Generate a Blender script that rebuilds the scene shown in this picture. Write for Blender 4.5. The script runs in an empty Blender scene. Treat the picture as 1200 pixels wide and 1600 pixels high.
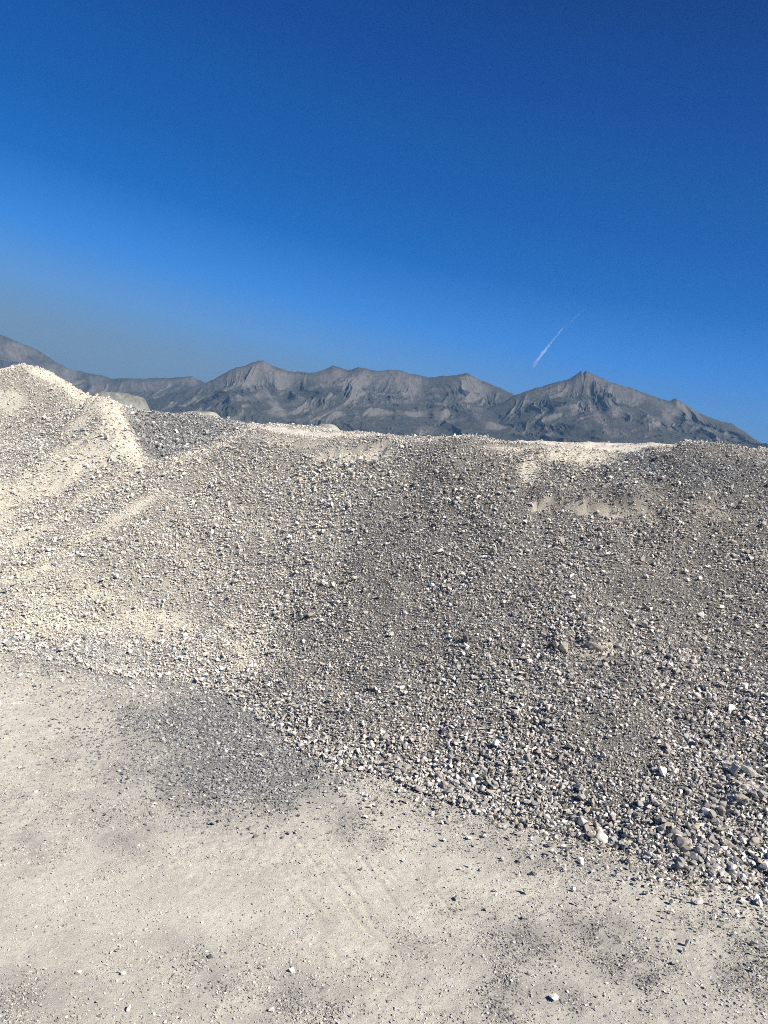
import bpy, bmesh, math, random
import numpy as np
from mathutils import Matrix, Vector

scene = bpy.context.scene
COL = scene.collection
rng = np.random.default_rng(7)
random.seed(7)

# ------------------------------------------------------------------ camera
H = 2.6                                     # eye height above the yard (m)
LENS, SENS = 26.0, 36.0
FPX = 1600 * LENS / SENS
ROLL = math.radians(2.6)
PITCH = math.atan(110 * math.cos(ROLL) / FPX)
Fv = np.array([0, math.cos(PITCH), -math.sin(PITCH)])
R0 = np.array([1.0, 0, 0]); U0 = np.array([0, math.sin(PITCH), math.cos(PITCH)])
Rv = math.cos(ROLL) * R0 + math.sin(ROLL) * U0
Uv = -math.sin(ROLL) * R0 + math.cos(ROLL) * U0
cam = bpy.data.cameras.new('camera'); camo = bpy.data.objects.new('camera', cam)
COL.objects.link(camo)
cam.sensor_fit = 'VERTICAL'; cam.sensor_height = SENS; cam.lens = LENS
cam.clip_start = 0.05; cam.clip_end = 80000
m = Matrix(((Rv[0], Uv[0], -Fv[0], 0), (Rv[1], Uv[1], -Fv[1], 0), (Rv[2], Uv[2], -Fv[2], H), (0, 0, 0, 1)))
camo.matrix_world = m
scene.camera = camo

# ------------------------------------------------------------------ light
SUN_EL, SUN_AZ = 41.0, 119.0                # azimuth clockwise from +Y (the view)
SUN_STRENGTH = 5.0
SKY_STRENGTH = 0.10
EXPOSURE = 0.62
vs = scene.view_settings
vs.view_transform = 'Standard'; vs.look = 'None'; vs.exposure = EXPOSURE; vs.gamma = 1.0
sun = bpy.data.lights.new('sun', 'SUN'); suno = bpy.data.objects.new('sun', sun); COL.objects.link(suno)
sun.energy = SUN_STRENGTH; sun.angle = math.radians(0.5); sun.color = (1.0, 0.94, 0.85)
_e, _a = math.radians(SUN_EL), math.radians(SUN_AZ)
SDIR = Vector((math.cos(_e) * math.sin(_a), math.cos(_e) * math.cos(_a), math.sin(_e)))
suno.rotation_euler = SDIR.to_track_quat('Z', 'Y').to_euler()
suno.location = (6, -2, 8)

world = bpy.data.worlds.new('World'); scene.world = world; world.use_nodes = True
wt = world.node_tree; wt.nodes.clear()
def W(t, **k):
    n = wt.nodes.new(t)
    for a, b in k.items(): setattr(n, a, b)
    return n
sky = W('ShaderNodeTexSky', sky_type='NISHITA')
sky.sun_disc = False; sky.sun_elevation = _e; sky.sun_rotation = _a
sky.altitude = 1500; sky.air_density = 1.0; sky.dust_density = 0.6; sky.ozone_density = 3.0
# clear deep blue air: the colour falls from pale at the hazy left horizon to navy overhead
SKY_AXIS = Vector((0.17, 0.0, 1.0)).normalized()
SKY_STOPS = [(-0.30, (0.12, 0.19, 0.27)), (0.0, (0.18, 0.27, 0.35)), (0.05, (0.175, 0.295, 0.44)), (0.10, (0.115, 0.315, 0.66)), (0.157, (0.04, 0.25, 0.74)),
             (0.234, (0.002, 0.142, 0.53)), (0.305, (0.0, 0.100, 0.42)), (0.37, (0.0, 0.083, 0.36)), (0.43, (0.0, 0.060, 0.31)), (0.483, (0.0, 0.050, 0.265)), (0.52, (0.0, 0.040, 0.215)), (1.0, (0.0, 0.012, 0.09))]
tcw = W('ShaderNodeTexCoord'); dot = W('ShaderNodeVectorMath', operation='DOT_PRODUCT'); dot.inputs[1].default_value = SKY_AXIS
wt.links.new(tcw.outputs['Generated'], dot.inputs[0])
mrw = W('ShaderNodeMapRange'); mrw.inputs[1].default_value = -0.3; mrw.inputs[2].default_value = 1.0
wt.links.new(dot.outputs['Value'], mrw.inputs[0])
rampw = W('ShaderNodeValToRGB'); wt.links.new(mrw.outputs[0], rampw.inputs[0])
el = rampw.color_ramp.elements
while len(el) > 1: el.remove(el[-1])
for i_, (p_, c_) in enumerate(SKY_STOPS):
    e_ = el[0] if i_ == 0 else el.new((p_ + 0.3) / 1.3)
    e_.position = (p_ + 0.3) / 1.3; e_.color = (*c_, 1)
bg = W('ShaderNodeBackground'); bg.inputs[1].default_value = SKY_STRENGTH * 0.02
bg2 = W('ShaderNodeBackground'); bg2.inputs[1].default_value = 2 ** -EXPOSURE
addw = W('ShaderNodeAddShader'); out = W('ShaderNodeOutputWorld')
wt.links.new(sky.outputs[0], bg.inputs[0]); wt.links.new(rampw.outputs[0], bg2.inputs[0])
wt.links.new(bg.outputs[0], addw.inputs[0]); wt.links.new(bg2.outputs[0], addw.inputs[1]); wt.links.new(addw.outputs[0], out.inputs[0])

try:
    scene.cycles.use_denoising = False; scene.cycles.use_adaptive_sampling = False
    scene.cycles.pixel_filter_type = 'BLACKMAN_HARRIS'; scene.cycles.filter_width = 1.0
    scene.cycles.max_bounces = 5; scene.cycles.diffuse_bounces = 1; scene.cycles.volume_bounces = 0
    scene.cycles.transparent_max_bounces = 8
except Exception: pass

# ------------------------------------------------------------------ geometry of the view (used to lay out the terrain)
def ray(x, y): return Fv + Rv * (x - 600) / FPX - Uv * (y - 800) / FPX
def P(x, y, Y):
    d = ray(x, y); t = Y / d[1]; return d * t + np.array([0, 0, H])
def G(x, y, z=0.0):
    d = ray(x, y); t = (z - H) / d[2]; return d * t + np.array([0, 0, H])
def proj(p):
    q = p - np.array([0, 0, H]); d = q @ Fv
    d = np.where(d < 0.05, 0.05, d)
    return 600 + FPX * (q @ Rv) / d, 800 - FPX * (q @ Uv) / d, d

# ------------------------------------------------------------------ noise
def _h(ix, iy, s):
    n = (ix.astype(np.int64) * 374761393 + iy.astype(np.int64) * 668265263 + s * 974634777) & 0xffffffff
    n = ((n ^ (n >> 13)) * 1274126177) & 0xffffffff
    n = ((n ^ (n >> 15)) * 2246822519) & 0xffffffff
    return ((n ^ (n >> 16)) & 0xffffff) / float(0xffffff)
def vn(x, y, s=0):
    xi, yi = np.floor(x), np.floor(y); fx, fy = x - xi, y - yi
    fx = fx * fx * fx * (fx * (fx * 6 - 15) + 10); fy = fy * fy * fy * (fy * (fy * 6 - 15) + 10)
    a, b, c, d = _h(xi, yi, s), _h(xi + 1, yi, s), _h(xi, yi + 1, s), _h(xi + 1, yi + 1, s)
    return (a + (b - a) * fx) * (1 - fy) + (c + (d - c) * fx) * fy
def fbm(x, y, s=0, o=4, g=0.5):
    r = 0; a = 1; t = 0
    for i in range(o):
        r = r + a * (vn(x, y, s + i * 17) * 2 - 1); t += a; a *= g
        x, y = x * 1.93 + y * 0.31 + 7.1, y * 1.93 - x * 0.31 * 0.5 + 3.7
    return r / t
def ridged(x, y, s=0, o=5, g=0.5):
    r = 0; a = 1; t = 0; w = 1
    for i in range(o):
        n = 1 - np.abs(vn(x, y, s + i * 31) * 2 - 1) * 1.6
        n = np.clip(n, 0, 1) ** 1.5
        r = r + a * n * w; t += a; w = np.clip(n * 1.6, 0.25, 1); a *= g
        x, y = x * 2.03 + 5.3, y * 1.97 + 9.1
    return r / t
def sstep(a, b, x):
    t = np.clip((x - a) / (b - a), 0, 1); return t * t * (3 - 2 * t)

# ------------------------------------------------------------------ piles: one height field through surveyed points
pts = []
toe = [(-450, 960), (-300, 975), (-150, 990), (0, 1012), (100, 1032), (200, 1055), (350, 1078), (430, 1132), (500, 1178), (600, 1207), (700, 1245),
       (850, 1292), (1000, 1338), (1100, 1360), (1200, 1380), (1350, 1430), (1550, 1490), (1800, 1560)]
TOE = np.array([G(*t) for t in toe])
nrm = []
for i in range(len(TOE)):
    a = TOE[max(i - 1, 0)]; b = TOE[min(i + 1, len(TOE) - 1)]
    t = (b - a)[:2]; t /= np.linalg.norm(t); nrm.append((t[1], -t[0]) if True else 0)
nrm = np.array(nrm)
for p_, n_ in zip(TOE, nrm):
    n_ = n_ if n_[1] < 0 else -n_
    pts.append(p_); pts.append((p_[0] + n_[0] * 0.9, p_[1] + n_[1] * 0.9, -0.34))
    pts.append((p_[0] + n_[0] * 2.2, p_[1] + n_[1] * 2.2, -0.7))
crest = [(2000, 745, 9.0), (1600, 720, 9.4), (1400, 708, 9.5), (1200, 700, 9.7), (1130, 695, 9.7), (1062, 693, 9.75), (1020, 697, 10.1), (900, 692, 10.4), (800, 688, 10.6),
         (740, 684, 10.4), (660, 684, 10.7), (600, 686, 11.3), (500, 677, 11.9), (400, 669, 12.9)]
for c in crest: pts.append(P(*c))
for c in [(1200, 697, 13), (1000, 691, 14), (860, 687, 15), (700, 684, 15), (600, 679, 16), (500, 671, 17), (400, 663, 17.5), (1500, 712, 13),
          (1100, 698, 18), (700, 686, 19)]:
    pts.append(P(*c))
for x, y, Y in [(1200, 1040, 6.35), (1000, 1040, 6.35), (850, 1000, 6.85), (700, 1000, 7.1), (600, 950, 7.9), (500, 950, 8.45), (480, 860, 9.5),
                (1200, 850, 8.0), (1000, 850, 8.1), (850, 840, 8.4), (700, 820, 9.0), (600, 780, 9.8), (1350, 1000, 6.3), (1500, 900, 7.0),
                (400, 950, 8.9), (300, 960, 9.05), (150, 950, 9.4), (0, 950, 9.4), (-200, 930, 9.5),
                (350, 850, 10.3), (200, 860, 10.5), (60, 870, 10.6), (-150, 860, 10.8),
                (250, 770, 12.0), (350, 735, 12.2), (450, 720, 11.6), (300, 735, 12.6),
                # spur with its nose
                (150, 617, 16.0), (172, 624, 15.5), (190, 645, 14.9), (205, 680, 14.2), (222, 716, 13.5), (225, 740, 12.9),
                (120, 690, 14.4), (60, 740, 13.4), (0, 780, 12.8), (-120, 760, 13.2), (140, 740, 13.2), (100, 800, 12.1), (0, 850, 11.2),
                # mound
                (40, 569, 19.0), (0, 575, 19.2), (70, 577, 18.8), (100, 594, 18.3), (128, 614, 17.6), (-60, 600, 19), (-160, 640, 18.5),
                (0, 620, 17.6), (60, 640, 16.9), (0, 700, 15.2), (90, 670, 15.7), (-120, 690, 16),
                # grey bank behind the hollow
                (245, 722, 13.9), (232, 690, 14.9), (215, 655, 16.0), (240, 642, 17.4), (270, 645, 17.8), (300, 648, 18.0), (335, 656, 18.0), (370, 663, 17.6),
                (285, 700, 15.2), (330, 690, 14.7), (380, 685, 13.6)]:
    pts.append(P(x, y, Y))
for x, y, Y in [(150, 655, 19.5), (110, 650, 21), (180, 668, 20.5), (230, 668, 21), (290, 672, 21.5), (350, 680, 21.5), (60, 640, 22.5), (0, 640, 23), (175, 655, 17.6), (160, 640, 17.2)]:
    pts.append(P(x, y, Y))
for x in np.linspace(-16, 14, 9): pts.append((x, 25, 1.9 if x > -6 else 2.2)); pts.append((x, 31, 0.6))
pts = np.array(pts)
def tps(r2): return 0.5 * r2 * np.log(r2 + 1e-9)
XY = pts[:, :2]; n = len(XY)
A = tps(((XY[:, None] - XY[None]) ** 2).sum(2)) + np.eye(n) * 0.02
Pm = np.c_[np.ones(n), XY]
M = np.block([[A, Pm], [Pm.T, np.zeros((3, 3))]])
sol = np.linalg.solve(M, np.r_[pts[:, 2], np.zeros(3)])
def tps_eval(x, y):
    r = np.zeros(x.shape)
    for i in range(n): r += sol[i] * tps((x - XY[i, 0]) ** 2 + (y - XY[i, 1]) ** 2)
    return r + sol[n] + sol[n + 1] * x + sol[n + 2] * y

gx = np.arange(-17, 11.001, 0.035)
ys = [3.0]
while ys[-1] < 31: ys.append(ys[-1] + min(0.09, 0.028 + 0.004 * max(0, ys[-1] - 8)))
gy = np.array(ys)
cxs = np.linspace(-17, 11, 160); cys = np.linspace(3, 31.2, 170)
CXm, CYm = np.meshgrid(cxs, cys)
Zc = tps_eval(CXm, CYm)
def bil(Z, xs, ys_, x, y):
    fx = np.clip((x - xs[0]) / (xs[1] - xs[0]), 0, len(xs) - 1.001); fy = np.clip((y - ys_[0]) / (ys_[1] - ys_[0]), 0, len(ys_) - 1.001)
    ix, iy = fx.astype(int), fy.astype(int); fx, fy = fx - ix, fy - iy
    return (Z[iy, ix] * (1 - fx) + Z[iy, ix + 1] * fx) * (1 - fy) + (Z[iy + 1, ix] * (1 - fx) + Z[iy + 1, ix + 1] * fx) * fy

# scarp (small cut bank) across the upper right face
SC = np.array([P(*q)[:2] for q in [(822, 772, 9.0), (870, 782, 8.95), (930, 800, 8.75), (985, 806, 8.7), (1045, 812, 8.6)]])
SC2 = np.array([P(*q)[:2] for q in [(500, 700, 11.5), (560, 712, 11.2), (612, 708, 11.05)]])
def polyline_dist(x, y, L):
    best = np.full(x.shape, 1e9); sg = np.zeros(x.shape); tt = np.zeros(x.shape); acc = 0
    tot = sum(np.linalg.norm(L[i + 1] - L[i]) for i in range(len(L) - 1))
    for i in range(len(L) - 1):
        a, b = L[i], L[i + 1]; d = b - a; l = np.linalg.norm(d); u = d / l
        t = np.clip((x - a[0]) * u[0] + (y - a[1]) * u[1], 0, l)
        qx, qy = x - a[0] - t * u[0], y - a[1] - t * u[1]
        dd = np.hypot(qx, qy); s = np.sign(qx * -u[1] + qy * u[0])
        k = dd < best; best = np.where(k, dd, best); sg = np.where(k, s, sg); tt = np.where(k, (acc + t) / tot, tt); acc += l
    return best, sg, tt
def scarp_sd(x, y, L, seed):
    d, s, t = polyline_dist(x, y, L)
    tl = t * 90 * np.linalg.norm(L[-1] - L[0]) / 2.2
    sd = d * s + 0.05 * fbm(x * 3, y * 3, seed, 3) + 0.035 * (vn(tl * 0.7, t * 0, seed + 5) - .5) + 0.02 * (vn(tl * 1.9, t * 0, seed + 6) - .5)
    win = sstep(0, 0.10, t) * (1 - sstep(0.93, 1, t)) * (1 - sstep(0.5, 1.4, d)) * (0.55 + 0.6 * vn(t * 9, t * 0, seed + 7))
    return sd, win
def scarp(x, y, L, hgt, reach_up, reach_dn, seed):
    sd, win = scarp_sd(x, y, L, seed); k = sstep(-0.045, 0.045, sd)
    return win * hgt * (k * 0.45 * np.exp(-np.clip(sd, 0, 9) / reach_up) - (1 - k) * 0.55 * np.exp(-np.clip(-sd, 0, 9) / reach_dn))
def scarp_face(x, y):
    r = 0
    for L, sd_ in ((SC, 101), (SC2, 131)):
        sd, win = scarp_sd(x, y, L, sd_); r = np.maximum(r, np.clip(win * 1.5, 0, 1) * sstep(-0.075, -0.035, sd) * (1 - sstep(0.01, 0.045, sd)) * sstep(-.25, .2, fbm(x * 5, y * 5, sd_ + 9, 3)))
    return r

CLODS = [(930, 1010, 0.17, 0.085), (878, 1010, 0.11, 0.05), (1160, 1248, 0.12, 0.05), (905, 985, 0.1, 0.05), (1090, 775, 0.2, 0.06), (990, 775, .2, .07),
         (640, 1160, .16, .05), (480, 965, .14, .05), (760, 900, .2, .05), (400, 1060, .15, .04)]
def pile_h(x, y):
    z = bil(Zc, cxs, cys, x, y)
    px, py, d = proj(np.stack([x, y, z], -1))
    coarse = sstep(330, 560, px - (1080 - py) * 0.35) 
    k = sstep(-0.1, 0.3, z); tk = sstep(-.25, 0, z) * (1 - sstep(.1, .4, z)); z = z + tk * 0.05 * fbm(x * 1.9, y * 1.9, 71, 4)
    z = z + k * (0.07 * fbm(x * 0.7, y * 0.7, 3, 3) + 0.05 * fbm(x * 2.1, y * 2.1, 11, 3) * (0.4 + 0.6 * coarse) + 0.02 * fbm(x * 6, y * 6, 29, 3))
    # slide chutes running down the left face
    u = x * 0.64 + y * 0.77; v = x * -0.77 + y * 0.64
    z = z + k * (1 - coarse) * 0.05 * fbm(u * 2.4, v * 0.45, 61, 3)
    z = z + scarp(x, y, SC, 0.17, 0.40, 0.30, 101) + scarp(x, y, SC2, 0.13, 0.4, 0.3, 131)
    for cx, cy, r, h_ in CLODS:
        c = clod_xy[(cx, cy)]
        q = ((x - c[0]) ** 2 + (y - c[1]) ** 2) / r ** 2
        z = z + h_ * np.exp(-q ** 2)
    # the crest line: nothing on the heaps stands higher than it
    cy_ = np.interp(px, CRX, CRY); far = sstep(cy_ + 0.15, cy_ + 1.2, y)
    lip = np.interp(px, LIPX, LIPD) * (1 - far)
    yl = np.interp(px, SILX, SILY) + 3.0 + lip + 1.6 * fbm(px / 30, px * 0, 5, 3)
    over = np.clip(yl - py, -40, 400) * d / FPX
    return z - np.where(over > -0.02, 0.5 * (over + np.sqrt(over ** 2 + 0.0004)), 0)
CRX, CRY = zip(*sorted((c[0], c[2]) for c in crest))
SILX, SILY = zip(*[(-600, 700), (-300, 640), (-100, 592), (0, 576), (40, 569), (80, 580), (130, 613), (150, 617), (175, 624), (195, 636), (240, 643), (275, 646), (300, 645), (350, 655),
                   (400, 662), (450, 666), (500, 670), (560, 676), (640, 683), (700, 683), (760, 684), (800, 688), (900, 691), (1000, 695), (1058, 697), (1068, 692), (1120, 696), (1200, 702), (1600, 722), (2600, 770)])
LIPX, LIPD = [390, 420, 600, 650, 780, 800, 1050, 1065], [0, 6, 6, 0, 0, 6, 6, 0]
def strip(px, x, y):
    return sstep(0, 0.3, y - np.interp(px, CRX, CRY) - 0.25 + 0.15 * fbm(x * 2, y * 2, 15, 2)) * np.interp(px, [385, 400, 620, 650, 770, 800, 1050, 1062], [0, 1, 1, 0, 0, 1, 1, 0]) * np.where(px < 650, 1 - sstep(0.9, 1.3, y - np.interp(px, CRX, CRY)), 1)
clod_xy = {}
def hit(px, py, fn, y0=2.5, y1=30):
    """first point where the sight line through a photo position meets a surface"""
    d = ray(px, py); Y = np.arange(y0, y1, 0.01); t = Y / d[1]
    q = d[None] * t[:, None] + np.array([0, 0, H]); s = np.maximum(fn(q[:, 0], q[:, 1]), 0) > q[:, 2]
    i = int(np.argmax(s)) if s.any() else len(Y) - 1
    return q[i]
for cx, cy, r, h_ in CLODS: clod_xy[(cx, cy)] = hit(cx, cy, lambda a, b: bil(Zc, cxs, cys, a, b))[:2]

GX, GY = np.meshgrid(gx, gy)
GZ = pile_h(GX, GY)
def pz(x, y):
    fx = np.clip((x - gx[0]) / (gx[1] - gx[0]), 0, len(gx) - 1.001)
    fy = np.interp(y, gy, np.arange(len(gy))); fy = np.clip(fy, 0, len(gy) - 1.001)
    ix, iy = fx.astype(int), fy.astype(int); fx, fy = fx - ix, fy - iy
    return (GZ[iy, ix] * (1 - fx) + GZ[iy, ix + 1] * fx) * (1 - fy) + (GZ[iy + 1, ix] * (1 - fx) + GZ[iy + 1, ix + 1] * fx) * fy

# ------------------------------------------------------------------ what lies where (dust, grit, kind of stone)
def blobs(px, py, L, s=0, warp=14):
    wx = px + warp * fbm(px / 40, py / 40, s + 1, 3); wy = py + warp * 0.7 * fbm(px / 40 + 9, py / 40, s + 2, 3)
    r = np.zeros(px.shape)
    for cx, cy, rx, ry, rot, st in L:
        c, q = math.cos(math.radians(rot)), math.sin(math.radians(rot))
        dx, dy = wx - cx, wy - cy
        e = ((dx * c + dy * q) / rx) ** 2 + ((-dx * q + dy * c) / ry) ** 2
        r = np.maximum(r, st * np.exp(-e ** 1.3 * 0.7))
    return r
DUST = [(85, 590, 70, 13, 30, .9), (5, 625, 45, 22, 8, .95), (165, 640, 42, 20, 25, .9), (196, 690, 22, 45, -22, 1), (120, 660, 70, 13, -33, .6),
        (120, 700, 90, 12, -33, .7), (95, 740, 130, 28, -26, .8), (0, 790, 90, 38, -22, .8), (205, 800, 60, 12, -30, 1), (60, 830, 70, 10, -28, .9), (150, 770, 60, 9, -30, .8), (120, 850, 60, 12, -28, .5),
        (30, 900, 90, 14, -10, .45), (60, 978, 90, 16, 4, .75), (235, 975, 80, 20, 3, .85), (120, 935, 100, 14, -8, .5), (390, 1020, 24, 46, 24, 1),
        (372, 975, 22, 18, 0, .8), (330, 880, 70, 60, 0, .4), (430, 850, 60, 40, 0, .3), (560, 712, 60, 12, 0, 1), (480, 690, 90, 10, 4, .5), (600, 703, 22, 18, 0, .9),
        (500, 745, 50, 22, -40, .5), (900, 712, 60, 18, 0, .9), (825, 735, 20, 26, 20, .7), (900, 790, 60, 12, 12, .45), (975, 803, 70, 14, 8, .5),
        (300, 760, 60, 16, -20, .5), (1110, 800, 60, 14, 15, .45), (1150, 1245, 22, 14, 0, .6), (930, 1020, 40, 16, 0, .6), (350, 645, 40, 5, 5, .8),
        (800, 700, 60, 8, 0, .6), (700, 720, 30, 16, 0, .4)]
BROWN = [(1050, 880, 260, 120, 10, 1), (1050, 1120, 260, 160, 20, .75), (850, 960, 220, 160, 0, .8), (700, 1100, 200, 120, 0, .45), (420, 705, 110, 26, 0, .6), (930, 1010, 120, 60, 0, .8),
         (650, 960, 150, 120, 0, .4)]
BLUE = [(1080, 735, 200, 30, 6, .9), (990, 715, 50, 14, 0, .9), (650, 720, 90, 26, 0, .5), (230, 680, 60, 40, 0, .5), (60, 690, 80, 40, -20, .5), (150, 1020, 180, 16, 8, .7),
        (700, 820, 150, 60, 0, .25), (150, 735, 50, 10, -30, .6)]
GRIT = [(340, 1150, 190, 110, 10, .45), (340, 1130, 125, 50, 6, 1), (400, 1190, 110, 62, 12, 1), (330, 1220, 90, 40, 10, .8), (250, 1110, 90, 26, 0, .6), (470, 1210, 60, 30, 0, .6), (230, 1050, 200, 16, 6, .55)]
PEB = [(560, 1290, 45, 30, 20, .6), (800, 1330, 110, 22, 25, .55), (650, 1260, 120, 20, 15, .5), (820, 1480, 60, 40, 30, .8), (960, 1490, 90, 40, 40, .9), (1020, 1515, 45, 22, 10, 1),
       (780, 1540, 60, 40, 40, .8), (870, 1560, 60, 35, 40, .6), (1180, 1510, 50, 50, 40, .8), (1080, 1440, 60, 16, 10, .5), (930, 1350, 80, 25, 10, .5), (340, 1530, 60, 40, 20, .6),
       (480, 1560, 90, 40, 20, .6), (180, 1290, 60, 40, 30, .6), (60, 1250, 80, 40, 0, .35), (60, 1330, 60, 30, 0, .4), (20, 1560, 60, 50, 0, .6), (250, 1230, 120, 30, 20, .5),
       (640, 1490, 60, 30, 40, .4), (90, 1180, 60, 20, 30, .4), (740, 1440, 60, 18, 30, .4)]

# ------------------------------------------------------------------ materials
def mat(name, build):
    m_ = bpy.data.materials.new(name); m_.use_nodes = True; nt = m_.node_tree; nt.nodes.clear()
    o = nt.nodes.new('ShaderNodeOutputMaterial'); b = nt.nodes.new('ShaderNodeBsdfPrincipled')
    b.inputs['Roughness'].default_value = 0.95; b.inputs['Specular IOR Level'].default_value = 0.15
    nt.links.new(b.outputs[0], o.inputs[0]); build(nt, b); return m_
def nd(nt, t, **k):
    x = nt.nodes.new(t)
    for a, b in k.items():
        if a in ('data_type', 'blend_type', 'attribute_name', 'noise_dimensions', 'operation', 'feature'): setattr(x, a, b)
    return x
def noise(nt, co, scale, detail=4, rough=0.6):
    x = nt.nodes.new('ShaderNodeTexNoise'); x.inputs['Scale'].default_value = scale; x.inputs['Detail'].default_value = detail
    x.inputs['Roughness'].default_value = rough; nt.links.new(co, x.inputs['Vector']); return x.outputs['Fac']
def mr(nt, v, a, b, c, d):
    x = nt.nodes.new('ShaderNodeMapRange'); x.inputs[1].default_value = a; x.inputs[2].default_value = b; x.inputs[3].default_value = c; x.inputs[4].default_value = d
    nt.links.new(v, x.inputs[0]); return x.outputs[0]
def mixc(nt, f, a, b, mode='MIX'):
    x = nt.nodes.new('ShaderNodeMix'); x.data_type = 'RGBA'; x.blend_type = mode
    for s, v in ((0, f), (6, a), (7, b)):
        if hasattr(v, 'is_linked') or hasattr(v, 'links'): nt.links.new(v, x.inputs[s])
        else: x.inputs[s].default_value = v if s == 0 else (*v, 1)
    return x.outputs[2]
def scalec(nt, col, f):
    x = nt.nodes.new('ShaderNodeVectorMath'); x.operation = 'SCALE'; nt.links.new(col, x.inputs[0])
    if hasattr(f, 'links'): nt.links.new(f, x.inputs['Scale'])
    else: x.inputs['Scale'].default_value = f
    return x.outputs[0]
def bump(nt, b, h, dist, strength=1.0):
    x = nt.nodes.new('ShaderNodeBump'); x.inputs['Distance'].default_value = dist; x.inputs['Strength'].default_value = strength
    nt.links.new(h, x.inputs['Height']); nt.links.new(x.outputs[0], b.inputs['Normal'])
def coord(nt): return nt.nodes.new('ShaderNodeTexCoord').outputs['Object']
def attr(nt, nme):
    x = nt.nodes.new('ShaderNodeAttribute'); x.attribute_name = nme; return x

def b_stone(nt, b):
    co = coord(nt); c = attr(nt, 'col').outputs['Color']
    f = mr(nt, noise(nt, co, 70, 4), 0.25, 0.75, 0.78, 1.2)
    nt.links.new(scalec(nt, c, f), b.inputs['Base Color'])
    bump(nt, b, noise(nt, co, 160, 3), 0.002, 0.6)
M_STONE = mat('crushed_stone', b_stone)
def b_bank(nt, b):
    co = coord(nt); c = attr(nt, 'col').outputs['Color']
    f = mr(nt, noise(nt, co, 45, 5, 0.75), 0.3, 0.7, 0.7, 1.2)
    nt.links.new(scalec(nt, c, f), b.inputs['Base Color'])
    bump(nt, b, noise(nt, co, 60, 5, 0.8), 0.015, 1.0)
M_BANK = mat('gravel_fines', b_bank)
def b_ground(nt, b):
    co = coord(nt); c = attr(nt, 'col').outputs['Color']
    f = mr(nt, noise(nt, co, 60, 8, 0.85), 0.3, 0.7, 0.78, 1.16)
    f2 = mr(nt, noise(nt, co, 3.0, 4, 0.6), 0.3, 0.7, 0.93, 1.06)
    m2 = nt.nodes.new('ShaderNodeMath'); m2.operation = 'MULTIPLY'; nt.links.new(f, m2.inputs[0]); nt.links.new(f2, m2.inputs[1])
    nt.links.new(scalec(nt, c, m2.outputs[0]), b.inputs['Base Color'])
    bump(nt, b, noise(nt, co, 85, 8, 0.85), 0.016, 1.0)
M_GROUND = mat('dusty_yard', b_ground)

# ------------------------------------------------------------------ mesh helpers
def link(o, parent=None):
    COL.objects.link(o)
    if parent: o.parent = parent
    return o
def tag(o, label=None, cat=None, group=None, kind=None):
    if label: o['label'] = label
    if cat: o['category'] = cat
    if group: o['group'] = group
    if kind: o['kind'] = kind
    return o
def np_mesh(name, V, loops, nper, col=None, smooth=False):
    me = bpy.data.meshes.new(name)
    me.vertices.add(len(V)); me.vertices.foreach_set('co', np.ascontiguousarray(V, np.float32).ravel())
    me.loops.add(len(loops)); me.loops.foreach_set('vertex_index', np.ascontiguousarray(loops, np.int32))
    nf = len(loops) // nper
    me.polygons.add(nf); me.polygons.foreach_set('loop_start', np.arange(nf, dtype=np.int32) * nper)
    if smooth: me.polygons.foreach_set('use_smooth', np.ones(nf, bool))
    else: me.polygons.foreach_set('use_smooth', np.zeros(nf, bool))
    if col is not None:
        a = me.attributes.new('col', 'FLOAT_COLOR', 'POINT')
        a.data.foreach_set('color', np.ascontiguousarray(np.c_[col, np.ones(len(col))], np.float32).ravel())
    me.update(calc_edges=True); me.validate(verbose=False)
    return me
def grid_faces(ny, nx, mask=None):
    i = np.arange(ny * nx).reshape(ny, nx)
    q = np.stack([i[:-1, :-1], i[:-1, 1:], i[1:, 1:], i[1:, :-1]], -1)
    q = q[mask] if mask is not None else q.reshape(-1, 4)
    return q.reshape(-1, 4)
def grid_obj(name, X, Y, Z, mask, col, material, smooth=True, parent=None):
    F_ = grid_faces(*X.shape, mask)
    used = np.unique(F_); re = np.full(X.size, -1); re[used] = np.arange(len(used))
    V = np.c_[X.ravel(), Y.ravel(), Z.ravel()][used]
    c = None if col is None else col.reshape(-1, 3)[used]
    me = np_mesh(name, V, re[F_].ravel(), 4, c, smooth)
    me.materials.append(material)
    return link(bpy.data.objects.new(name, me), parent)

# hull library for stones
def hull(npts, stretch, seed, rough=0.18):
    r = np.random.default_rng(seed); bm = bmesh.new()
    for _ in range(npts):
        v = r.normal(size=3); v /= np.linalg.norm(v); v *= 1 - rough * r.random()
        bm.verts.new(v * stretch * 0.5)
    g = bmesh.ops.convex_hull(bm, input=bm.verts[:])
    for v in [v for v in bm.verts if not v.link_faces]: bm.verts.remove(v)
    bmesh.ops.triangulate(bm, faces=bm.faces[:]); bmesh.ops.recalc_face_normals(bm, faces=bm.faces[:])
    bm.verts.index_update()
    V = np.array([v.co[:] for v in bm.verts]); T = np.array([[v.index for v in f.verts] for f in bm.faces]); bm.free()
    return V, T
def lib(npts, k, seed):
    o = []; r = np.random.default_rng(seed)
    for i in range(k):
        st = np.array([1.15 + 0.35 * r.random(), 0.85 + 0.25 * r.random(), 0.5 + 0.35 * r.random()])
        o.append(hull(npts, st, seed * 100 + i))
    return o
LIB_HI, LIB_LO = lib(10, 14, 5), lib(7, 14, 6)
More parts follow.
